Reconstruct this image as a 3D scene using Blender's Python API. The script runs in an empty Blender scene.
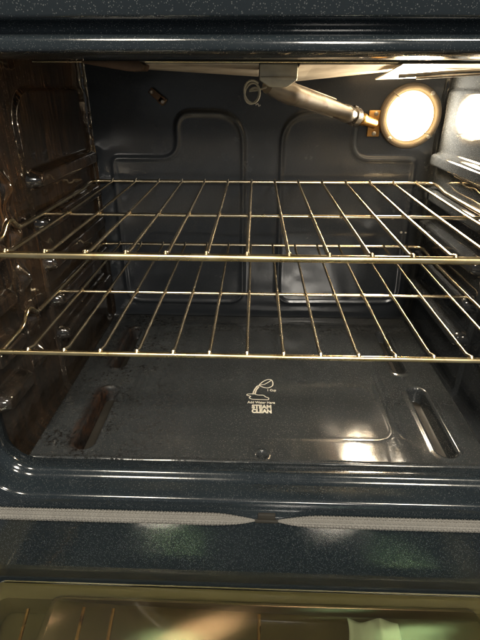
import bpy, bmesh, math, random
import numpy as np
from mathutils import Vector, Matrix, noise
random.seed(7); np.random.seed(7)
scene = bpy.context.scene
col = scene.collection
PI = math.pi

# ------------------------------------------------------------------ camera
CAM = Vector((-0.0168, -0.3733, 0.4037)); PIT, YAW, ROL = 0.4654, 0.0299, 0.0032; FPX = 465.9
cam_d = bpy.data.cameras.new('camera'); cam = bpy.data.objects.new('camera', cam_d); col.objects.link(cam)
fw = Vector((-math.sin(YAW)*math.cos(PIT), math.cos(YAW)*math.cos(PIT), -math.sin(PIT)))
r0 = Vector((math.cos(YAW), math.sin(YAW), 0)); u0 = r0.cross(fw)
rr = math.cos(ROL)*r0 + math.sin(ROL)*u0; uu = -math.sin(ROL)*r0 + math.cos(ROL)*u0
cam.matrix_world = Matrix(((rr.x, uu.x, -fw.x, CAM.x), (rr.y, uu.y, -fw.y, CAM.y), (rr.z, uu.z, -fw.z, CAM.z), (0, 0, 0, 1)))
cam_d.sensor_fit = 'VERTICAL'; cam_d.sensor_height = 36; cam_d.lens = 36*FPX/640
cam_d.clip_start = 0.01; cam_d.clip_end = 50
scene.camera = cam
scene.render.resolution_x = 768; scene.render.resolution_y = 1024

# ------------------------------------------------------------------ room light
world = bpy.data.worlds.new('World'); scene.world = world; world.use_nodes = True
bg = world.node_tree.nodes['Background']
bg.inputs[0].default_value = (0.86, 0.89, 0.90, 1); bg.inputs[1].default_value = 0.13

def area(name, loc, target, size, power, color):
    d = bpy.data.lights.new(name, 'AREA'); d.shape = 'DISK'; d.size = size; d.energy = power; d.color = color
    o = bpy.data.objects.new(name, d); col.objects.link(o); o.location = loc
    o.rotation_euler = (Vector(target)-Vector(loc)).to_track_quat('-Z', 'Y').to_euler()
    return o
area('kitchen_ceiling_lamp', (-0.55, -1.25, 1.75), (0, 0, 0.1), 0.34, 28.0, (1.0, 0.90, 0.72))
area('kitchen_ceiling_lamp', (0.75, -1.25, 1.75), (0, 0, 0.1), 0.34, 28.0, (1.0, 0.90, 0.72))
area('kitchen_wall_lamp', (0.35, -2.1, 0.95), (0, 0.2, 0.2), 0.35, 16.0, (1.0, 0.93, 0.82))

vs = scene.view_settings
vs.view_transform = 'Standard'; vs.look = 'None'; vs.exposure = 0.42; vs.gamma = 1; vs.use_curve_mapping = False
scene.render.engine = 'CYCLES'
scene.cycles.max_bounces = 8; scene.cycles.glossy_bounces = 6; scene.cycles.transmission_bounces = 8
scene.cycles.sample_clamp_indirect = 6.0
LAMP_STRENGTH = 400.0

# ------------------------------------------------------------------ node materials
class NT:
    def __init__(s, name):
        s.m = bpy.data.materials.new(name); s.m.use_nodes = True
        s.t = s.m.node_tree; s.b = s.t.nodes['Principled BSDF']
        s.co = s.t.nodes.new('ShaderNodeTexCoord').outputs['Object']
    def link(s, a, b): s.t.links.new(a, b)
    def setv(s, sock, v):
        if isinstance(v, bpy.types.NodeSocket): s.link(v, sock)
        elif hasattr(sock.default_value, '__len__') and hasattr(v, '__len__') and len(sock.default_value) == 4 and len(v) == 3: sock.default_value = (*v, 1)
        else: sock.default_value = v
    def p(s, **kw):
        for k, v in kw.items(): s.setv(s.b.inputs[k.replace('_', ' ')], v)
        return s
    def map(s, scale=(1, 1, 1), loc=(0, 0, 0)):
        n = s.t.nodes.new('ShaderNodeMapping'); s.link(s.co, n.inputs[0])
        n.inputs['Scale'].default_value = scale; n.inputs['Location'].default_value = loc
        return n.outputs[0]
    def noise(s, scale, detail=4, rough=0.55, vec=None, dist=0):
        n = s.t.nodes.new('ShaderNodeTexNoise'); s.link(vec or s.co, n.inputs['Vector'])
        n.inputs['Scale'].default_value = scale; n.inputs['Detail'].default_value = detail
        n.inputs['Roughness'].default_value = rough; n.inputs['Distortion'].default_value = dist
        return n.outputs['Fac']
    def ramp(s, fac, stops):
        n = s.t.nodes.new('ShaderNodeValToRGB'); s.link(fac, n.inputs[0]); e = n.color_ramp.elements
        while len(e) < len(stops): e.new(0.5)
        for el, (pos, c) in zip(e, stops):
            el.position = pos; el.color = (*c, 1) if hasattr(c, '__len__') else (c, c, c, 1)
        return n.outputs[0]
    def math(s, op, a, b=0.0, c=None, clamp=False):
        n = s.t.nodes.new('ShaderNodeMath'); n.operation = op; n.use_clamp = clamp
        s.setv(n.inputs[0], a); s.setv(n.inputs[1], b)
        if c is not None: s.setv(n.inputs[2], c)
        return n.outputs[0]
    def smooth(s, v, a, b):
        n = s.t.nodes.new('ShaderNodeMapRange'); n.interpolation_type = 'SMOOTHSTEP'
        s.setv(n.inputs[0], v); n.inputs[1].default_value = a; n.inputs[2].default_value = b
        return n.outputs[0]
    def mix(s, fac, a, b):
        n = s.t.nodes.new('ShaderNodeMix'); n.data_type = 'RGBA'
        s.setv(n.inputs[0], fac); s.setv(n.inputs[6], a); s.setv(n.inputs[7], b)
        return n.outputs[2]
    def sep(s):
        n = s.t.nodes.new('ShaderNodeSeparateXYZ'); s.link(s.co, n.inputs[0]); return n.outputs
    def flecks(s, scale, radius, keep, vec=None):
        n = s.t.nodes.new('ShaderNodeTexVoronoi'); s.link(vec or s.co, n.inputs['Vector']); n.inputs['Scale'].default_value = scale
        sp = s.t.nodes.new('ShaderNodeSeparateColor'); s.link(n.outputs['Color'], sp.inputs[0])
        a = s.math('LESS_THAN', n.outputs['Distance'], s.math('MULTIPLY', sp.outputs[1], radius))
        return s.math('MULTIPLY', a, s.math('GREATER_THAN', sp.outputs[0], 1-keep))
    def bump(s, h, strength=0.3, dist=0.001, prev=None):
        n = s.t.nodes.new('ShaderNodeBump'); s.link(h, n.inputs['Height'])
        n.inputs['Strength'].default_value = strength; n.inputs['Distance'].default_value = dist
        if prev: s.link(prev, n.inputs['Normal'])
        s.link(n.outputs[0], s.b.inputs['Normal']); return n.outputs[0]

def enamel(name, base, tone, rough=(0.08, 0.2), fleck=0.5, fk=(0.42, 0.44, 0.45)):
    n = NT(name)
    c = n.mix(n.noise(9, 5), base, tone)
    f = n.flecks(950, 0.42, fleck); f2 = n.flecks(470, 0.22, fleck*0.30)
    fl = n.math('MAXIMUM', n.math('MULTIPLY', f, 0.12), n.math('MULTIPLY', f2, 0.16))
    c = n.mix(fl, c, fk)
    sm = n.noise(14, 6, 0.65)
    r = n.ramp(sm, [(0.3, rough[0]), (0.72, rough[1])])
    n.p(Base_Color=c, Roughness=r, Specular_IOR_Level=0.55)
    n.bump(n.noise(190, 2), 0.06, 0.0006)
    return n
M = {}
M['frame'] = enamel('speckled_enamel_frame', (0.009, 0.0130, 0.0168), (0.0145, 0.0195, 0.024), (0.07, 0.20), 0.6).m
M['back'] = enamel('speckled_enamel_back', (0.024, 0.029, 0.035), (0.042, 0.046, 0.052), (0.11, 0.30), 0.7, (0.25, 0.25, 0.25)).m
M['side'] = enamel('speckled_enamel_side', (0.020, 0.023, 0.027), (0.030, 0.033, 0.036), (0.025, 0.08), 0.6).m

def greasy():
    n = NT('greasy_brown_enamel')
    st = n.noise(1, 7, 0.72, n.map((60, 210, 11)), 0.5)
    bl = n.noise(11, 5, 0.6)
    w = n.math('MULTIPLY', n.ramp(st, [(0.43, 0.0), (0.64, 1.0)]), n.ramp(bl, [(0.36, 0.10), (0.60, 1.0)]))
    x, y, z = n.sep()
    w = n.math('MULTIPLY', w, n.math('MULTIPLY_ADD', n.smooth(z, 0.06, 0.32), 0.75, 0.25))
    c = n.mix(w, (0.018, 0.016, 0.014), (0.125, 0.064, 0.028))
    c = n.mix(n.math('MULTIPLY', n.flecks(760, 0.4, 0.3), 0.12), c, (0.3, 0.28, 0.25))
    r = n.ramp(n.noise(20, 5, 0.6), [(0.35, 0.04), (0.7, 0.15)])
    n.p(Base_Color=c, Roughness=r, Specular_IOR_Level=1.0)
    b = n.bump(st, 0.10, 0.0008); n.bump(n.noise(24, 2, 0.5), 0.55, 0.006, b)
    return n.m
M['greasy'] = greasy()

SLOTS = [(-0.226, 0.066, 0.200, 0.0125), (-0.231, 0.252, 0.392, 0.0105), (0.2265, 0.066, 0.212, 0.0125), (0.218, 0.252, 0.394, 0.0105)]
def floor_mat():
    n = NT('stained_floor_enamel')
    x, y, z = n.sep()
    c = n.mix(n.noise(7, 6, 0.6), (0.018, 0.0212, 0.0240), (0.034, 0.0372, 0.0395))
    fl = n.math('MAXIMUM', n.math('MULTIPLY', n.flecks(760, 0.42, 0.75), 0.4), n.math('MULTIPLY', n.flecks(330, 0.2, 0.2), 0.6))
    c = n.mix(n.math('MULTIPLY', fl, 0.40), c, (0.36, 0.34, 0.31))
    nz = n.noise(75, 9, 0.8); fine = n.noise(150, 8, 0.8); patch = n.noise(20, 4, 0.6)
    total = None
    for (sx, y0, y1, r), amt in zip(SLOTS, (1.0, 0.75, 0.06, 0.10)):
        dx = n.math('ABSOLUTE', n.math('ADD', x, -sx + 0.008))
        dy = n.math('MAXIMUM', n.math('ABSOLUTE', n.math('ADD', y, -(y0+y1)/2)), (y1-y0)/2 - r)
        dy = n.math('ADD', dy, -((y1-y0)/2 - r))
        d = n.math('SQRT', n.math('ADD', n.math('MULTIPLY', dx, dx), n.math('MULTIPLY', dy, dy)))
        d = n.math('ADD', d, n.math('MULTIPLY', nz, 0.030))
        w = n.math('MULTIPLY', n.math('SUBTRACT', 1.0, n.smooth(d, 0.020, 0.036)), amt)
        total = w if total is None else n.math('MAXIMUM', total, w)
    rust = n.mix(n.ramp(n.noise(70, 7, 0.75), [(0.46, 0.0), (0.70, 1.0)]), (0.005, 0.0035, 0.003), (0.060, 0.027, 0.012))
    c = n.mix(n.math('MULTIPLY', total, n.ramp(fine, [(0.35, 0.55), (0.6, 1.0)])), c, rust)
    # burnt crumbs and crust, mostly on the left half and along the rear edge
    left = n.math('SUBTRACT', 1.0, n.smooth(x, -0.24, -0.06)); rear = n.math('MULTIPLY', n.smooth(y, 0.36, 0.40), n.math('SUBTRACT', 1.0, n.smooth(y, 0.40, 0.43)))
    front = n.math('MULTIPLY', n.math('SUBTRACT', 1.0, n.smooth(y, 0.055, 0.075)), n.math('SUBTRACT', 1.0, n.smooth(x, -0.12, 0.0)))
    zone = n.math('MAXIMUM', n.math('MAXIMUM', left, n.math('MULTIPLY', rear, 0.8)), n.math('MULTIPLY', front, 0.6))
    crumb = n.math('MULTIPLY', n.ramp(fine, [(0.52, 0.0), (0.57, 1.0)]), n.ramp(patch, [(0.44, 0.0), (0.54, 1.0)]))
    crumb = n.math('MULTIPLY', n.math('MULTIPLY', crumb, zone), 0.9)
    c = n.mix(crumb, c, (0.006, 0.004, 0.003))
    sm = n.noise(6, 5, 0.6, n.map((2.2, 1, 1)))
    r = n.math('ADD', n.ramp(sm, [(0.32, 0.05), (0.7, 0.20)]), n.math('MULTIPLY', n.math('MAXIMUM', crumb, total), 0.35))
    n.p(Base_Color=c, Roughness=r, Specular_IOR_Level=n.math('MULTIPLY_ADD', n.math('MAXIMUM', crumb, n.math('MULTIPLY', total, 0.8)), -0.52, 0.55))
    b = n.bump(n.noise(170, 2), 0.06, 0.0006)
    n.bump(n.math('MULTIPLY', n.math('MAXIMUM', crumb, n.math('MULTIPLY', total, fine)), 1.0), 0.7, 0.0012, b)
    return n.m
M['floor'] = floor_mat()

def chrome(name, a, b, rough=(0.16, 0.34), spots=0.5, metal=1.0):
    n = NT(name)
    c = n.mix(n.ramp(n.noise(22, 3), [(0.35, 0.0), (0.65, 1.0)]), a, b)
    sp = n.ramp(n.noise(34, 4, 0.6), [(0.58, 0.0), (0.72, spots)])
    c = n.mix(sp, c, (0.10, 0.052, 0.022))
    n.p(Base_Color=c, Metallic=metal, Roughness=n.math('ADD', n.ramp(n.noise(18, 2), [(0.3, rough[0]), (0.7, rough[1])]), n.math('MULTIPLY', sp, 0.15)))
    return n.m
M['wire'] = chrome('heat_tinted_chrome', (0.84, 0.75, 0.57), (0.74, 0.60, 0.38), (0.20, 0.26), 0.45)
M['rail'] = chrome('heat_tinted_chrome_rail', (0.82, 0.69, 0.42), (0.64, 0.49, 0.24), (0.20, 0.34), 0.8)
M['steel'] = chrome('aluminised_steel', (0.44, 0.41, 0.37), (0.26, 0.235, 0.20), (0.22, 0.46), 0.8, 0.9)
M['bracket'] = chrome('bracket_steel', (0.60, 0.57, 0.46), (0.46, 0.43, 0.34), (0.28, 0.42), 0.2, 0.25)
M['shield'] = chrome('dull_shield_steel', (0.74, 0.66, 0.53), (0.56, 0.48, 0.37), (0.35, 0.5), 0.3, 0.2)
M['brass'] = chrome('brass', (0.62, 0.37, 0.12), (0.42, 0.22, 0.07), (0.25, 0.45), 0.9)
def simple(name, c1, c2, rough, scale=40, metal=0.0, bump=0.2):
    n = NT(name); n.p(Base_Color=n.mix(n.noise(scale, 5, 0.65), c1, c2), Roughness=rough, Metallic=metal)
    n.bump(n.noise(scale*3, 4), bump, 0.001); return n.m
M['rust'] = simple('rusty_plate', (0.06, 0.032, 0.018), (0.22, 0.14, 0.085), 0.5, 60, 0.4)
M['ring'] = simple('lamp_ring_steel', (0.15, 0.125, 0.095), (0.10, 0.083, 0.062), 0.6, 60); M['ring'].node_tree.nodes['Principled BSDF'].inputs['Specular IOR Level'].default_value = 0.1
M['dark'] = simple('sooty_steel', (0.012, 0.011, 0.010), (0.03, 0.027, 0.022), 0.5)
M['wiremat'] = simple('igniter_wire', (0.10, 0.085, 0.06), (0.3, 0.27, 0.22), 0.4, 120, 0.6)
M['ceramic'] = simple('white_ceramic', (0.7, 0.68, 0.62), (0.5, 0.47, 0.42), 0.5)
M['print'] = simple('pale_print', (0.66, 0.63, 0.54), (0.46, 0.43, 0.36), 0.45, 300, 0, 0.05)
M['liner'] = simple('olive_door_liner', (0.105, 0.090, 0.042), (0.17, 0.145, 0.068), 0.28, 12, 0.2, 0.05)
M['teal'] = simple('pale_teal_cloth', (0.58, 0.74, 0.68), (0.72, 0.84, 0.76), 0.9, 30)
M['orange'] = simple('orange_trim_cloth', (0.55, 0.25, 0.08), (0.45, 0.18, 0.06), 0.9, 30)
def gasket_mat():
    n = NT('braided_glass_fibre')
    c = n.mix(n.noise(30, 4), (0.115, 0.112, 0.106), (0.19, 0.184, 0.172))
    c = n.mix(n.ramp(n.noise(420, 3), [(0.40, 0.0), (0.65, 0.22)]), c, (0.07, 0.062, 0.052))
    n.p(Base_Color=c, Roughness=0.62); n.bump(n.noise(1500, 2), 0.12, 0.0003); return n.m
M['gasket'] = gasket_mat()
def lens_mat():
    n = NT('lit_lamp_lens')
    x, y, z = n.sep(); dx = n.math('ADD', x, -0.2325); dz = n.math('ADD', z, -0.3605)
    rad = n.math('SQRT', n.math('ADD', n.math('MULTIPLY', dx, dx), n.math('MULTIPLY', dz, dz)))
    fall = n.math('SUBTRACT', 1.0, n.smooth(rad, 0.012, 0.0372))          # bulb behind frosted glass: hottest in the middle
    est = n.math('MULTIPLY_ADD', n.math('POWER', fall, 0.8), LAMP_STRENGTH, 2.2)
    ecol = n.mix(fall, (1.0, 0.70, 0.34), (1.0, 0.89, 0.72))
    n.p(Base_Color=(0.9, 0.85, 0.75), Roughness=0.3, Emission_Color=ecol, Emission_Strength=est)
    return n.m
M['lens'] = lens_mat()
def glass_mat(name, tint, film):
    n = NT(name)
    n.p(Base_Color=tint, Roughness=0.02, IOR=1.5, Transmission_Weight=1.0)
    if film: n.p(Roughness=0.09, Thin_Film_Thickness=film, Thin_Film_IOR=1.62)
    return n.m
M['glass'] = glass_mat('door_glass', (0.96, 0.96, 0.86), 0); M['coated'] = glass_mat('coated_door_glass', (0.97, 0.95, 0.78), 440)

# ------------------------------------------------------------------ object helpers
def link(name, me, mat, parent=None, smooth=True):
    if mat is not None: me.materials.append(M[mat] if isinstance(mat, str) else mat)
    if smooth:
        me.polygons.foreach_set('use_smooth', [True]*len(me.polygons))
    o = bpy.data.objects.new(name, me); col.objects.link(o)
    if parent: o.parent = parent
    return o
def bm_obj(name, bm, mat, parent=None, smooth=True, sharp=None):
    bmesh.ops.recalc_face_normals(bm, faces=bm.faces)
    me = bpy.data.meshes.new(name); bm.to_mesh(me); bm.free()
    o = link(name, me, mat, parent, smooth)
    if smooth: me.set_sharp_from_angle(angle=math.radians(sharp or 40))
    return o
def empty(name, parent=None, loc=(0, 0, 0)):
    o = bpy.data.objects.new(name, None); o.empty_display_size = 0.02; col.objects.link(o); o.location = loc
    if parent: o.parent = parent
    return o
def tag(o, label, cat, group=None, kind=None):
    o['label'] = label; o['category'] = cat
    if group: o['group'] = group
    if kind: o['kind'] = kind
def add_tube(bm, pts, rad, seg=10, cap=True, flat=None):
    pts = [Vector(p) for p in pts]; n = len(pts)
    rads = rad if hasattr(rad, '__len__') else [rad]*n
    rings = []; prev = None
    for i, p in enumerate(pts):
        t = (pts[min(i+1, n-1)]-pts[max(i-1, 0)]).normalized()
        if prev is None:
            a = Vector((0, 0, 1)) if abs(t.z) < 0.9 else Vector((1, 0, 0)); nv = t.cross(a).normalized()
        else:
            nv = (prev - t*prev.dot(t)).normalized()
        prev = nv; bv = t.cross(nv)
        rings.append([bm.verts.new(p + (nv*math.cos(2*PI*k/seg) + bv*math.sin(2*PI*k/seg)*(flat or 1))*rads[i]) for k in range(seg)])
    for i in range(n-1):
        for k in range(seg):
            bm.faces.new((rings[i][k], rings[i][(k+1) % seg], rings[i+1][(k+1) % seg], rings[i+1][k]))
    if cap: bm.faces.new(rings[0][::-1]); bm.faces.new(rings[-1])
def fillet(pts, r, seg=6, closed=False):
    out = []; n = len(pts); P = [Vector(p) for p in pts]; rs = r if hasattr(r, '__len__') else [r]*n
    for i in range(n):
        if not closed and i in (0, n-1): out.append(P[i]); continue
        a, b, c = P[i-1], P[i], P[(i+1) % n]
        d1 = (a-b); d2 = (c-b); L = min(rs[i], d1.length*0.49, d2.length*0.49)
        p0 = b+d1.normalized()*L; p1 = b+d2.normalized()*L
        for k in range(seg+1):
            t = k/seg; out.append(p0*(1-t)**2 + b*2*t*(1-t) + p1*t*t)
    return out
def tube(name, pts, rad, mat, parent, seg=10, flat=None):
    bm = bmesh.new(); add_tube(bm, pts, rad, seg, True, flat); return bm_obj(name, bm, mat, parent)
def add_box(bm, c, s, bev=0.0, rot=None):
    g = bmesh.ops.create_cube(bm, size=1.0); vs_ = g['verts']
    for v in vs_: v.co = Vector((v.co.x*s[0], v.co.y*s[1], v.co.z*s[2]))
    if bev: 
        es = list({e for v in vs_ for e in v.link_edges})
        r = bmesh.ops.bevel(bm, geom=es, offset=bev, segments=2, profile=0.5, affect='EDGES'); vs_ = list({v for f in r['faces'] for v in f.verts} | {v for v in vs_ if v.is_valid})
    for v in vs_:
        if rot: v.co = rot @ v.co
        v.co += Vector(c)
def box(name, c, s, mat, parent, bev=0.0008, rot=None):
    bm = bmesh.new(); add_box(bm, c, s, bev, rot); return bm_obj(name, bm, mat, parent, True, 30)
def grid_mesh(name, P, flip=False):          # P: (ny, nx, 3)
    ny, nx = P.shape[:2]; idx = np.arange(ny*nx).reshape(ny, nx)
    q = np.stack([idx[:-1, :-1], idx[:-1, 1:], idx[1:, 1:], idx[1:, :-1]], -1).reshape(-1, 4)
    if flip: q = q[:, ::-1]
    me = bpy.data.meshes.new(name)
    me.vertices.add(ny*nx); me.vertices.foreach_set('co', P.reshape(-1).astype(np.float32))
    me.loops.add(q.size); me.loops.foreach_set('vertex_index', np.ascontiguousarray(q).reshape(-1).astype(np.int32))
    me.polygons.add(len(q)); me.polygons.foreach_set('loop_start', np.arange(0, q.size, 4, dtype=np.int32))
    me.update(calc_edges=True); me.validate(); return me
def sstep(a, b, x):
    t = np.clip((x-a)/(b-a), 0, 1); return t*t*(3-2*t)
def rbox(u, v, cu, cv, hu, hv, r):
    du = np.abs(u-cu)-(hu-r); dv = np.abs(v-cv)-(hv-r)
    return np.hypot(np.maximum(du, 0), np.maximum(dv, 0)) + np.minimum(np.maximum(du, dv), 0) - r
def wavy(shape, amp, seed, cells):
    rng = np.random.RandomState(seed); g = rng.randn(cells[0]+3, cells[1]+3)
    v = np.linspace(0, cells[0], shape[0]); u = np.linspace(0, cells[1], shape[1])
    i = v.astype(int); j = u.astype(int); a = v-i; b = u-j; a = (a*a*(3-2*a))[:, None]; b = (b*b*(3-2*b))[None]
    return amp*((g[i][:, j]*(1-b)+g[i][:, j+1]*b)*(1-a) + (g[i+1][:, j]*(1-b)+g[i+1][:, j+1]*b)*a)

# ------------------------------------------------------------------ the oven
BACK = 0.4613; TOP = 0.442; LW = 0.302; RW = 0.291
Z1, Z2 = 0.2588, 0.1493
RIDGES = [0.2418 + k*0.05475 for k in (-3, -2, -1, 0, 1)]
oven = empty('oven')
tag(oven, 'speckled dark enamel oven with its door open, lamp lit at the rear', 'oven')

# side walls, pressed with rack ridges
def side_wall(sign, W, mat):
    y = np.linspace(0.030, BACK+0.002, 230); z = np.linspace(-0.022, TOP+0.004, 250)
    Y, Z = np.meshgrid(y, z)
    h = 0.004*sstep(0.0, 0.007, -rbox(Y, Z, 0.40, 0.16, 0.19, 0.243, 0.045))
    for k, zc in enumerate(RIDGES):
        for (a, b) in ((0.212, 0.452), (0.040, 0.118)):
            d = rbox(Y, Z, (a+b)/2, zc, (b-a)/2, 0.0155, 0.015)
            h = np.maximum(h, 0.0185*sstep(0.0, 0.0085, -d))
        d = np.hypot((Y-0.158)*1.0, (Z-zc-0.004)*0.8)            # dimple between the two runs
        h = h + 0.013*np.exp(-(d/0.0125)**2)
    r = 0.024; t = np.clip((-0.022+r-Z)/r, 0, 1); h = np.maximum(h, 0) + r*(1-np.sqrt(np.maximum(1-t*t, 0)))*1.0
    rb = 0.012; t = np.clip((Y-(BACK-rb))/rb, 0, 1); h = np.maximum(h, rb*(1-np.sqrt(np.maximum(1-t*t, 0))))
    h = h + wavy(Y.shape, 0.00025, 3+sign, (14, 14))
    X = sign*(W + 0.006*sstep(0.25, 0.03, Y) - h)
    return link('side_wall', grid_mesh('side_wall', np.stack([X, Y, Z], -1), sign < 0), mat, oven)
lw = side_wall(-1, LW, 'greasy'); lw['label'] = 'left side wall coated with brown baked-on grease'
rw = side_wall(1, RW, 'side'); rw['label'] = 'right side wall of glossy dark enamel mirroring the lamp'

# back wall with two pressed bead outlines
def back_wall():
    x = np.linspace(-LW-0.004, RW+0.004, 300); z = np.linspace(-0.022, TOP+0.004, 232)
    X, Z = np.meshgrid(x, z); d = np.full(X.shape, 9.0)
    LP = [(-0.262, 0.024), (-0.262, 0.2925), (-0.148, 0.2925), (-0.148, 0.364), (-0.037, 0.364), (-0.037, 0.024)]
    RPp = [(0.264, 0.028), (0.253, 0.2935), (0.146, 0.2935), (0.146, 0.364), (0.027, 0.364), (0.030, 0.024)]
    hh = np.zeros(X.shape)
    for pl in (LP, RPp):
        f = [(p.x, p.y) for p in fillet([(a, b, 0) for a, b in pl], [0.03, 0.012, 0.032, 0.026, 0.05, 0.03], 8, True)]
        inside = np.zeros(X.shape, bool); dd = np.full(X.shape, 9.0)
        for (ax, az), (bx, bz) in zip(f, f[1:]+f[:1]):
            vx, vz = bx-ax, bz-az; L2 = vx*vx+vz*vz+1e-12
            t = np.clip(((X-ax)*vx+(Z-az)*vz)/L2, 0, 1)
            dd = np.minimum(dd, np.hypot(X-ax-t*vx, Z-az-t*vz))
            cr = (az > Z) != (bz > Z)
            with np.errstate(divide='ignore', invalid='ignore'):
                inside ^= cr & (X < (bx-ax)*(Z-az)/(bz-az+1e-15)+ax)
        sd = np.where(inside, -dd, dd)
        hh += 0.0032*np.exp(-(dd/0.0036)**2) + 0.0012*sstep(0.004, -0.004, sd)
    rb = 0.022; t = np.clip((-0.022+rb-Z)/rb, 0, 1); hh += rb*(1-np.sqrt(np.maximum(1-t*t, 0)))
    hh += wavy(X.shape, 0.00022, 11, (12, 16))
    return link('back_wall', grid_mesh('back_wall', np.stack([X, BACK-hh, Z], -1)), 'back', oven)
back_wall()
box('ceiling', (0, 0.245, TOP+0.006), (0.64, 0.46, 0.008), 'back', oven)
box('cavity_floor', (0, 0.245, -0.026), (0.64, 0.46, 0.008), 'dark', oven)
for hx in (0.2492, 0.2572):
    tube('vent_pin', [(hx, BACK+0.002, 0.1682), (hx, BACK-0.0035, 0.1682), (hx, BACK-0.0042, 0.1682)], [0.002, 0.002, 0.0012], 'ceramic', oven, 8)

# front frame: a stepped flange swept round the opening
def front_frame():
    a0, a1, zb, zt, r = -0.3035, 0.3035, 0.0, 0.4225, 0.034; arc = 10
    prof = [(0.0035, 0.052), (0.0, 0.049), (0.0, 0.036), (0.0004, 0.0335), (0.0018, 0.0315), (0.0045, 0.0295), (0.0068, 0.0275), (0.0080, 0.0248), (0.0090, 0.0220),
            (0.0128, 0.0085), (0.0140, 0.0058), (0.0156, 0.0044), (0.0180, 0.0036), (0.0240, 0.0032), (0.0290, 0.0024), (0.0330, 0.0008), (0.0355, 0.0002), (0.0380, 0.0)]
    ptop = [(0.0035, 0.052), (0, 0.049), (0, 0.030), (0.0003, 0.014), (0.0012, 0.0075), (0.0024, 0.0045), (0.0036, 0.0030), (0.0055, 0.0026), (0.0085, 0.0026), (0.0108, 0.0030), (0.0120, 0.0045), (0.0132, 0.009), (0.0145, 0.0135), (0.0170, 0.0150), (0.0195, 0.0135), (0.0212, 0.007), (0.0226, 0.0015), (0.0250, 0.0)]
    outer = [(0.060, 0.0), (0.100, 0.0), (0.1300, 0.0), (0.1325, 0.0005), (0.1342, 0.0018), (0.1352, 0.0030), (0.1368, 0.0036), (0.158, 0.0038), (0.1595, 0.006), (0.160, 0.03)]
    def ring(o, y, square, top=None):
        pts = []; ob, yb = o, y
        for (cx, cz, st) in ((a0+r, zb+r, PI), (a1-r, zb+r, 1.5*PI), (a1-r, zt-r, 0), (a0+r, zt-r, 0.5*PI)):
            o, y = top if (top and cz > 0.2) else (ob, yb)
            for k in range(arc+1):
                t = st + k/arc*PI/2; c, s = math.cos(t), math.sin(t)
                if square:
                    q = (r+o)/max(abs(c), abs(s)); pts.append((cx+c*q, y, cz+s*q))
                else: pts.append((cx+c*(r+o), y, cz+s*(r+o)))
        return pts
    rings = [ring(o, y, False, tp) for (o, y), tp in zip(prof, ptop)] + [ring(o, y, True) for o, y in outer]
    bm = bmesh.new(); V = [[bm.verts.new(p) for p in rg] for rg in rings]; n = len(rings[0])
    for i in range(len(V)-1):
        for k in range(n):
            bm.faces.new((V[i][k], V[i][(k+1) % n], V[i+1][(k+1) % n], V[i+1][k]))
    return bm_obj('front_frame', bm, 'frame', oven, True, 60)
front_frame()

box('lower_front', (0, 0.036, -0.33), (0.76, 0.05, 0.36), 'frame', oven, 0.003)
# braided gasket rope: two runs that end at the middle of the sill
def gasket(path, taper_at_end):
    P = [Vector(p) for p in path]; L = [0.0]
    for a, b in zip(P, P[1:]): L.append(L[-1]+(b-a).length)
    step = 0.0005; N = int(L[-1]/step); seg = 84; pts = []; j = 0
    for i in range(N+1):
        s = i*L[-1]/N
        while j < len(P)-2 and L[j+1] < s: j += 1
        pts.append(P[j].lerp(P[j+1], (s-L[j])/(L[j+1]-L[j])))
    ca = np.array([tuple(p) for p in pts]); ee = np.clip((L[-1]-np.linspace(0, L[-1], len(ca)))/0.055, 0, 1); ca[:, 2] -= 0.0066*0.84*(1-ee*(2-ee)); tn = np.gradient(ca, axis=0); tn /= np.linalg.norm(tn, axis=1)[:, None]
    nv = np.tile([0.0, -1.0, 0.0], (len(ca), 1)); nv -= tn*(tn*nv).sum(1)[:, None]; nv /= np.linalg.norm(nv, axis=1)[:, None]
    bv = np.cross(tn, nv); th = np.linspace(0, 2*PI, seg+1); s = np.linspace(0, L[-1], len(ca))[:, None]
    cw = th[None]/(2*PI)*12; ci = np.floor(cw); fr = cw-ci
    ph = s/0.0034 + np.where(ci % 2 == 0, 1, -1)*(fr-0.5)*0.9 + 0.15*np.sin(s*900+ci*2.1)
    br = np.abs(np.cos(PI*ph))**0.6 * np.abs(np.sin(PI*fr))**0.45 - 0.5
    R = 0.0066*(1+0.34*br)
    e = (L[-1]-s); tp = np.clip(e/0.055, 0, 1); tp = 0.16+0.84*tp*(2-tp)
    R = R*tp
    Q = ca[:, None] + R[..., None]*(nv[:, None]*np.cos(th)[None, :, None]*0.8 + bv[:, None]*np.sin(th)[None, :, None])
    return link('gasket', grid_mesh('gasket', Q), 'gasket', oven)
gz = -0.0345
def run(s, xe):
    c = [(s*0.341, -0.004, 0.04), (s*0.341, -0.004, gz), (xe+s*0.045, -0.004, gz), (xe+s*0.018, -0.003, gz), (xe, 0.0005, gz)]
    return fillet(c, [0, 0.06, 0.02, 0.02, 0], 12)
gasket(run(-1, -0.009), True); gasket(run(1, 0.014), True)
bm = bmesh.new(); add_box(bm, (0.003, 0.0012, -0.0335), (0.020, 0.004, 0.008), 0.001); add_box(bm, (0.003, -0.0008, -0.0395), (0.026, 0.003, 0.004), 0.0008)
bm_obj('gasket_clip', bm, 'dark', oven)

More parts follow.
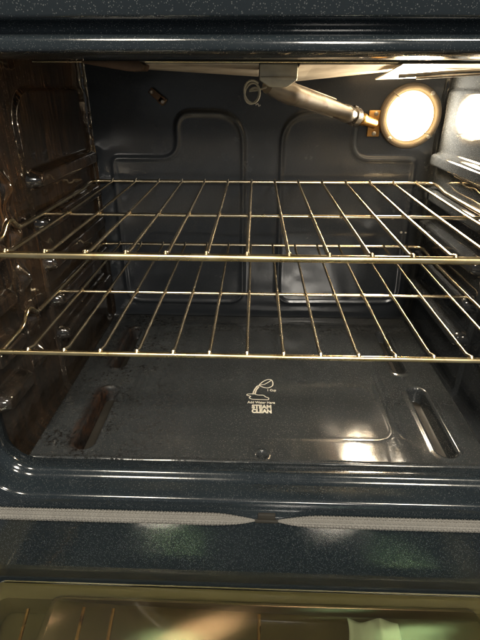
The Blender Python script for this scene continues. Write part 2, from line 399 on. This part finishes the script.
# oven lamp
lx, lz = 0.2325, 0.3605; LY = BACK-0.001
bm = bmesh.new(); prof = [(0.0492, 0.0), (0.0492, -0.006), (0.0484, -0.0082), (0.0468, -0.0090), (0.0420, -0.0090), (0.0400, -0.0080), (0.0378, -0.0055), (0.0376, 0.0)]
def lathe_y(bm, prof, c, seg=48):
    V = [[bm.verts.new((c[0]+r*math.cos(2*PI*k/seg), c[1]+y, c[2]+r*math.sin(2*PI*k/seg))) for k in range(seg)] for r, y in prof]
    for i in range(len(V)-1):
        for k in range(seg): bm.faces.new((V[i][k], V[i][(k+1) % seg], V[i+1][(k+1) % seg], V[i+1][k]))
    return V
lathe_y(bm, prof, (lx, LY, lz)); lamp = bm_obj('oven_lamp', bm, 'ring', oven); lamp['label'] = 'lit round lamp in a steel retaining ring'
bm = bmesh.new(); V = lathe_y(bm, [(0.0372, -0.001), (0.0370, -0.005), (0.0350, -0.0090), (0.0290, -0.0130), (0.018, -0.0158), (0.004, -0.0168)], (lx, LY, lz)); bm.faces.new(V[-1])
bm_obj('lens', bm, 'lens', lamp)
for an in (50, 228, 318):
    c = (lx+0.0445*math.cos(math.radians(an)), LY-0.0098, lz+0.0445*math.sin(math.radians(an)))
    tube('screw', [(c[0], c[1]+0.003, c[2]), (c[0], c[1]-0.0005, c[2]), (c[0], c[1]-0.0015, c[2])], [0.0034, 0.0034, 0.002], 'steel', lamp, 12)
for a1, a2 in ((132, 128), (-38, -47)):
    p = [(lx+rd*math.cos(math.radians(a)), LY-dy, lz+rd*math.sin(math.radians(a))) for rd, a, dy in ((0.049, a1, 0.010), (0.042, a1, 0.0115), (0.033, a2, 0.0170), (0.026, a2, 0.0200))]
    tube('clip_wire', fillet(p, 0.006), 0.0008, 'wiremat', lamp, 6)

# broil burner under the ceiling
A = Vector((-0.002, 0.322, 0.4045)); Bq = Vector((0.177, 0.455, 0.3495)); ax = (Bq-A).normalized()
AL = (Bq-A).length-0.2095
prof = [(0.0, 0.0115), (0.016, 0.0140), (0.034, 0.0165), (0.042, 0.0172), (0.048, 0.0160), (0.085, 0.0148), (0.130+AL, 0.0134), (0.134+AL, 0.0150), (0.142+AL, 0.0152), (0.146+AL, 0.0130), (0.150+AL, 0.0128)]
bm = bmesh.new(); add_tube(bm, [A+ax*s for s, r in prof], [r for s, r in prof], 28, True, 0.86)
burner = bm_obj('broil_burner', bm, 'steel', oven); burner['label'] = 'steel broil burner tube slanting to the rear wall'
n1 = ax.cross(Vector((0, 0, 1))).normalized(); n2 = n1.cross(ax)
tube('tube_seam', [A+ax*s + n2*0.0128 + n1*0.003 for s in (0.05, 0.128)], 0.0012, 'steel', burner, 6)
tube('tube_seam', [A+ax*s - n2*0.0118 + n1*0.004 for s in (0.05, 0.128)], 0.0012, 'steel', burner, 6)
tube('air_shutter', [A+ax*s for s in (0.1535+AL, 0.1540+AL, 0.164+AL, 0.1645+AL)], [0.0128, 0.0138, 0.0138, 0.0128], 'steel', burner, 24)
tube('air_slot', [A+ax*(0.156+AL) + n2*0.0128 - n1*0.003, A+ax*(0.1625+AL) + n2*0.0128 - n1*0.003], 0.0035, 'dark', burner, 8)
tube('orifice', [A+ax*s for s in (0.150+AL, 0.168+AL, 0.172+AL, 0.180+AL, 0.184+AL, 0.2075+AL)], [0.008, 0.008, 0.0098, 0.0098, 0.0078, 0.0078], 'brass', burner, 18)
bm = bmesh.new(); add_box(bm, (0.1765, BACK-0.0045, 0.3495), (0.020, 0.003, 0.040), 0.0012); fl = bm_obj('flange', bm, 'brass', burner, True, 30)
for dz in (-0.015, 0.015):
    tube('screw', [(0.1775, BACK-0.0055, 0.3495+dz), (0.1775, BACK-0.0078, 0.3495+dz), (0.1775, BACK-0.0086, 0.3495+dz)], [0.0036, 0.0036, 0.002], 'steel', fl, 10)
# bracket: hanging trapezoid box
def prism(name, poly, y0, y1, mat, parent, bev=0.001):      # poly in XZ
    bm = bmesh.new(); f = [bm.verts.new((x, y0, z)) for x, z in poly]; b = [bm.verts.new((x, y1, z)) for x, z in poly]
    bm.faces.new(f); bm.faces.new(b[::-1]); n = len(poly)
    for k in range(n): bm.faces.new((f[k], b[k], b[(k+1) % n], f[(k+1) % n]))
    if bev: bmesh.ops.bevel(bm, geom=list(bm.edges), offset=bev, segments=2, profile=0.5, affect='EDGES')
    return bm_obj(name, bm, mat, parent, True, 30)
br = prism('bracket', [(-0.013, 0.4285), (0.0345, 0.4285), (0.0345, 0.4105), (0.022, 0.4025), (0.000, 0.4025), (-0.013, 0.4105)], 0.285, 0.335, 'bracket', burner, 0.0016)
box('bracket_lip', (0.0107, 0.2838, 0.4125), (0.046, 0.0026, 0.0035), 'bracket', burner)
# heat shield wings: folded sheets either side of the bracket
def sheet(name, pts4, mat, parent, th=0.0016):
    bm = bmesh.new(); q = [Vector(p) for p in pts4]; nrm = (q[1]-q[0]).cross(q[3]-q[0]).normalized()*th
    a = [bm.verts.new(p) for p in q]; b = [bm.verts.new(p+nrm) for p in q]; n = len(q)
    bm.faces.new(a); bm.faces.new(b[::-1])
    for k in range(n): bm.faces.new((a[k], b[k], b[(k+1) % n], a[(k+1) % n]))
    bmesh.ops.bevel(bm, geom=list(bm.edges), offset=0.0005, segments=1, affect='EDGES')
    return bm_obj(name, bm, mat, parent, True, 30)
sheet('shield_underside', [(0.036, 0.275, 0.4270), (0.200, 0.275, 0.4275), (0.200, 0.430, 0.4255), (0.036, 0.430, 0.4095)], 'shield', burner)
sheet('shield_underside', [(-0.200, 0.275, 0.4275), (-0.014, 0.275, 0.4270), (-0.014, 0.430, 0.4165), (-0.200, 0.430, 0.4265)], 'shield', burner)
tube('support_rod', [(-0.285, 0.255, 0.4292), (0.285, 0.255, 0.4292)], 0.0012, 'wire', burner, 8)
tube('reflector_rib', [(0.150, 0.249, 0.4145), (0.20, 0.247, 0.4180), (0.286, 0.247, 0.4225)], 0.0022, 'steel', burner, 8)
tube('reflector_rib', [(0.186, 0.300, 0.4135), (0.236, 0.300, 0.4165), (0.286, 0.300, 0.4195)], 0.0020, 'steel', burner, 8)
sheet('reflector_underside', [(0.150, 0.235, 0.4265), (0.284, 0.235, 0.4270), (0.284, 0.370, 0.4180), (0.150, 0.370, 0.4120)], 'shield', burner)
prism('rusty_plate', [(-0.226, 0.4300), (-0.156, 0.4300), (-0.1500, 0.4255), (-0.1530, 0.4195), (-0.170, 0.4190), (-0.222, 0.4270)], 0.250, 0.285, 'rust', burner, 0.0008)
# igniter loop beside the burner
cc = Vector((-0.0205, 0.305, 0.3950)); pts = []
for k in range(60):
    t = k/59; an = math.radians(60 + 800*t); r = 0.0118 + 0.0022*math.sin(11*t+1) - 0.003*t
    pts.append(cc + Vector((r*0.95*math.cos(an), -0.006+0.020*t, r*math.sin(an)+0.002*math.sin(17*t))))
pts += [cc+Vector((0.006, 0.016, 0.004)), cc+Vector((0.018, 0.018, 0.0075)), cc+Vector((0.030, 0.020, 0.009))]
ig = tube('igniter', pts, 0.0014, 'bracket', burner, 8)
q0 = cc+Vector((0.003, -0.002, -0.0135))
tube('ceramic_tip', [q0, q0+Vector((0.003, 0, 0.0015)), q0+Vector((0.0045, 0, -0.0015)), q0+Vector((0.0065, 0, 0.0))], 0.0011, 'ceramic', ig, 6)
# rusted sensor clip on the rear wall
rot = Matrix.Rotation(math.radians(40), 3, 'Y')
bm = bmesh.new(); add_box(bm, (-0.1755, BACK-0.010, 0.3885), (0.030, 0.004, 0.010), 0.0015, rot); add_box(bm, (-0.1690, BACK-0.006, 0.3825), (0.012, 0.012, 0.012), 0.002, rot)
clip = bm_obj('sensor_clip', bm, 'rust', oven, True, 30)
for dx, dz in ((-0.0085, 0.0065), (0.0085, -0.0075)):
    tube('screw', [(-0.1755+dx, BACK-0.011, 0.3885+dz), (-0.1755+dx, BACK-0.0145, 0.3885+dz), (-0.1755+dx, BACK-0.0155, 0.3885+dz)], [0.0032, 0.0032, 0.002], 'steel', clip, 10)

# open door below the frame
def rrect(x0, x1, y0, y1, r, seg=6):
    out = []
    for cx, cy, st in ((x0+r, y0+r, PI), (x1-r, y0+r, 1.5*PI), (x1-r, y1-r, 0), (x0+r, y1-r, 0.5*PI)):
        for k in range(seg+1):
            t = st+k/seg*PI/2; out.append((cx+r*math.cos(t), cy+r*math.sin(t)))
    return out
def slab(name, poly, z0, z1, mat, parent, bev=0.001):
    bm = bmesh.new(); a = [bm.verts.new((x, y, z0)) for x, y in poly]; b = [bm.verts.new((x, y, z1)) for x, y in poly]; n = len(poly)
    fa = bm.faces.new(a[::-1]); fb = bm.faces.new(b)
    for k in range(n): bm.faces.new((a[k], a[(k+1) % n], b[(k+1) % n], b[k]))
    es = [e for f in (fa, fb) for e in f.edges]
    if bev: bmesh.ops.bevel(bm, geom=es, offset=bev, segments=2, profile=0.5, affect='EDGES')
    return bm_obj(name, bm, mat, parent, True, 30)
def ring_slab(name, o, i, z0, z1, mat, parent):
    bm = bmesh.new(); n = len(o); L = []
    for poly, z in ((o, z0), (o, z1), (i, z1), (i, z0)): L.append([bm.verts.new((x, y, z)) for x, y in poly])
    for q in range(4):
        for k in range(n): bm.faces.new((L[q][k], L[q][(k+1) % n], L[(q+1) % 4][(k+1) % n], L[(q+1) % 4][k]))
    return bm_obj(name, bm, mat, parent, True, 30)
DZ = -0.166
door = ring_slab('door', rrect(-0.38, 0.38, -0.56, 0.0045, 0.012), rrect(-0.33, 0.33, -0.50, -0.0155, 0.012), DZ-0.060, DZ-0.0125, 'liner', oven)
door['label'] = 'open oven door lying flat with coated glass panes'
slab('inner_glass', rrect(-0.338, 0.338, -0.54, 0.0030, 0.007), DZ-0.0055, DZ, 'glass', door, 0.0020)
slab('middle_glass', rrect(-0.262, 0.262, -0.50, -0.0125, 0.010), DZ-0.0120, DZ-0.0075, 'coated', door, 0.001)
slab('outer_panel', rrect(-0.38, 0.38, -0.56, 0.0045, 0.012), DZ-0.072, DZ-0.061, 'liner', door, 0.001)

for rx, lean in ((-0.292, 0.02), (-0.221, 0.012), (-0.184, 0.010), (-0.004, -0.004)):  # thin rods added under the glass to stand in for its pale streaks
    tube('added_streak_rod', [(rx, -0.024, DZ-0.024), (rx+lean, -0.16, DZ-0.030), (rx+lean*2, -0.46, DZ-0.034)], 0.0022, 'brass', door, 8)
# ------------------------------------------------------------------ floor panel (lifts out)
def floor_panel():
    x0, x1, y0, y1 = -0.2905, 0.2785, 0.0465, 0.449
    x = np.linspace(x0, x1, 400); y = np.linspace(y0, y1, 286); X, Y = np.meshgrid(x, y)
    wd = 0.005+0.020*sstep(0.115, 0.075, Y); dp = rbox(X, Y, -0.006, 0.2475, 0.186, 0.1665, 0.03)
    tt = np.clip((wd-dp)/(2*wd), 0, 1); h = 0.0016*tt*tt*(3-2*tt)
    h += 0.0008*sstep(0.085, 0.115, Y)*np.exp(-(rbox(X, Y, -0.006, 0.2475, 0.174, 0.155, 0.026)/0.0028)**2)
    for sx, a, b, r in SLOTS:
        d = rbox(X, Y, sx, (a+b)/2, r, (b-a)/2, r*0.98)
        h += 0.0012*np.exp(-((d-0.0035)/0.003)**2) - 0.024*sstep(0.0008, -0.0040, d)
    d = np.hypot(X+0.0024, (Y-0.0630)*0.9); h += 0.0008*np.exp(-((d-0.008)/0.002)**2) - 0.012*sstep(0.0066, 0.0040, d)
    ed = np.minimum(np.minimum(X-x0, x1-X), np.minimum(Y-y0, y1-Y)); h += -0.006*sstep(0.004, 0.0, ed)
    h += 0.0012*np.exp(-((Y-0.0515)/0.0022)**2)
    h += wavy(X.shape, 0.00030, 21, (9, 12))
    return link('oven_floor_panel', grid_mesh('oven_floor_panel', np.stack([X, Y, h], -1)), 'floor')
fp = floor_panel()
tag(fp, 'dark speckled oven floor panel with four slots, rust-stained on the left', 'floor panel')
PZ = 0.0024
def text(body, x, y, h, width, bold):
    c = bpy.data.curves.new('t', 'FONT'); c.body = body; c.align_x = 'CENTER'; c.align_y = 'CENTER'; c.size = 1; c.offset = bold; c.extrude = 0.02
    o = bpy.data.objects.new('t', c); col.objects.link(o); bpy.context.view_layer.update()
    me = bpy.data.meshes.new_from_object(o.evaluated_get(bpy.context.evaluated_depsgraph_get())); bpy.data.objects.remove(o)
    co = np.array([v.co[:] for v in me.vertices]); lo, hi = co.min(0), co.max(0)
    for v in me.vertices:
        p = v.co; v.co = Vector((x+((p.x-lo[0])/(hi[0]-lo[0])-0.5)*width, y+((p.y-lo[1])/(hi[1]-lo[1])-0.5)*h, PZ+(p.z*0.012)))
    me.name = 'printed_text'; o = link('printed_text', me, 'print', fp, False); return o
text('1 Cup', 0.0135, 0.1955, 0.0065, 0.0125, 0.02)
text('Add Water Here', -0.0025, 0.1660, 0.0050, 0.0390, 0.02)
text('STEAM', -0.0020, 0.1560, 0.0088, 0.0275, 0.05)
text('CLEAN', -0.0020, 0.1462, 0.0088, 0.0275, 0.05)
def stroke(pts, w=0.0007, closed=False):
    P = [Vector((a, b, PZ)) for a, b in pts]
    if closed: P = P+[P[0], P[1]]
    bm = bmesh.new(); add_tube(bm, P, w, 6, True, 0.3); return bm
bm = stroke([(p.x, p.y) for p in fillet([(-0.0225, 0.1855, 0), (-0.0125, 0.1865, 0), (-0.0080, 0.1835, 0), (0.0015, 0.1835, 0), (0.004, 0.1790, 0), (0.0085, 0.1775, 0), (0.0085, 0.1725, 0), (-0.0165, 0.1730, 0), (-0.0205, 0.1770, 0), (-0.0165, 0.1800, 0), (-0.0235, 0.1825, 0)], 0.004, 4, True)], 0.0008, True)
bm_obj('printed_puddle', bm, 'print', fp)
bm = stroke([(p.x, p.y) for p in fillet([(-0.0145, 0.1850, 0), (-0.0125, 0.1960, 0), (-0.0080, 0.2060, 0), (-0.0055, 0.2075, 0)], 0.006, 5)], 0.0010)
add_tube(bm, [Vector((a, b, PZ)) for a, b in ((-0.0115, 0.1855), (-0.0095, 0.1960), (-0.0055, 0.2045))], 0.0010, 6, True, 0.3)
bm_obj('printed_stream', bm, 'print', fp)
el = [(-0.0060+0.0*t, 0.2075) for t in (0,)]
cup = [(-0.0060, 0.2080), (0.0010, 0.2190), (0.0080, 0.2245), (0.0140, 0.2240), (0.0160, 0.2150), (0.0150, 0.2070), (0.0085, 0.2015), (0.0020, 0.2025)]
bm = stroke([(p.x, p.y) for p in fillet([(a, b, 0) for a, b in cup], 0.004, 4, True)], 0.0008, True)
add_tube(bm, [Vector((a, b, PZ)) for a, b in ((-0.0055, 0.2085), (0.0030, 0.2110), (0.0110, 0.2190), (0.0138, 0.2235))], 0.0007, 6, True, 0.3)
bm_obj('printed_cup', bm, 'print', fp)

# ------------------------------------------------------------------ racks
def rack(z, rfront, label):
    root = empty('oven_rack', None, (-0.005, 0.23, z))
    tag(root, label, 'oven rack', 'wire racks in the oven')
    ox, oy, oz = root.location
    def L(pts): return [(p[0]-ox, p[1]-oy, p[2]-oz) for p in pts]
    yb, yf, ym = 0.4275, 0.0500, 0.2235
    xl, xr = -0.2895, 0.2785
    tube('front_rail', L([(-0.298, yf, z-rfront*0.4), (-0.292, yf, z-rfront*0.4), (0.283, yf, z-rfront*0.4), (0.289, yf, z-rfront*0.4)]), [rfront*0.6, rfront, rfront, rfront*0.6], 'rail', root, 14)
    for s, xs in ((-1, xl), (1, xr)):
        p = [(-0.005, yb, z+0.0015), (xs, yb, z+0.0015), (xs, yb-0.030, z+0.0015), (xs, yb-0.056, z-0.0025), (xs, 0.150, z-0.0025), (xs, 0.136, z+0.011), (xs, 0.124, z+0.009), (xs, 0.110, z-0.0025), (xs, yf, z-0.004)]
        tube('side_rail', L(fillet(p, [0, 0.016, 0.012, 0.012, 0.006, 0.005, 0.005, 0.008, 0], 7)), 0.0027, 'wire', root, 12)
    tube('cross_rod', L([(xl, ym, z-0.0045), (xr, ym, z-0.0045)]), 0.0022, 'wire', root, 10)
    wr = 0.0019; r = wr
    path = [(0, yf-rfront*0.30, z+0.0010), (0, yf+0.0005, z+0.0022), (0, yf+0.004, z+0.0016), (0, yf+0.012, z-0.0008), (0, ym, z-0.0008), (0, yb-0.01, z+0.001), (0, yb, z+0.0046), (0, yb+0.0025, z+0.0046)]
    bm = bmesh.new(); add_tube(bm, [(0, a[1]-oy, a[2]-oz) for a in path], [r*0.8, r*1.3, r*1.2, r, r, r, r, r*0.6], 10)
    w0 = bm_obj('wire', bm, 'wire', root); w0.location.x = -0.0026-6.5*0.039-ox
    for k in range(1, 14):
        w = w0.copy(); col.objects.link(w); w.location.x = -0.0026+(k-6.5)*0.039-ox + random.uniform(-0.0006, 0.0006)
        w.rotation_euler.z = random.uniform(-0.002, 0.002)
    return root
rack(Z1, 0.0037, 'upper chrome wire oven rack with a thick golden front bar')
rack(Z2, 0.0029, 'lower chrome wire oven rack just above the floor panel')

# ------------------------------------------------------------------ cloth glimpsed through the door glass
def cloth():
    u = np.linspace(0, 1, 40); v = np.linspace(0, 1, 24); U, V = np.meshgrid(u, v)
    X = 0.092+0.060*U+0.010*V+0.002*np.sin(V*9); Y = -0.12+0.098*V*(1-0.03*np.sin(U*4+0.6)**2); Z = DZ-0.040+0.006*np.sin(U*9+V*2)+0.004*np.sin(V*7)+0.0015*np.sin(U*21)
    o = link('cloth', grid_mesh('cloth', np.stack([X, Y, Z], -1)), 'teal')
    m = o.modifiers.new('thickness', 'SOLIDIFY'); m.thickness = 0.002
    return o
tag(cloth(), 'pale teal cloth showing dimly through the open door glass', 'cloth')
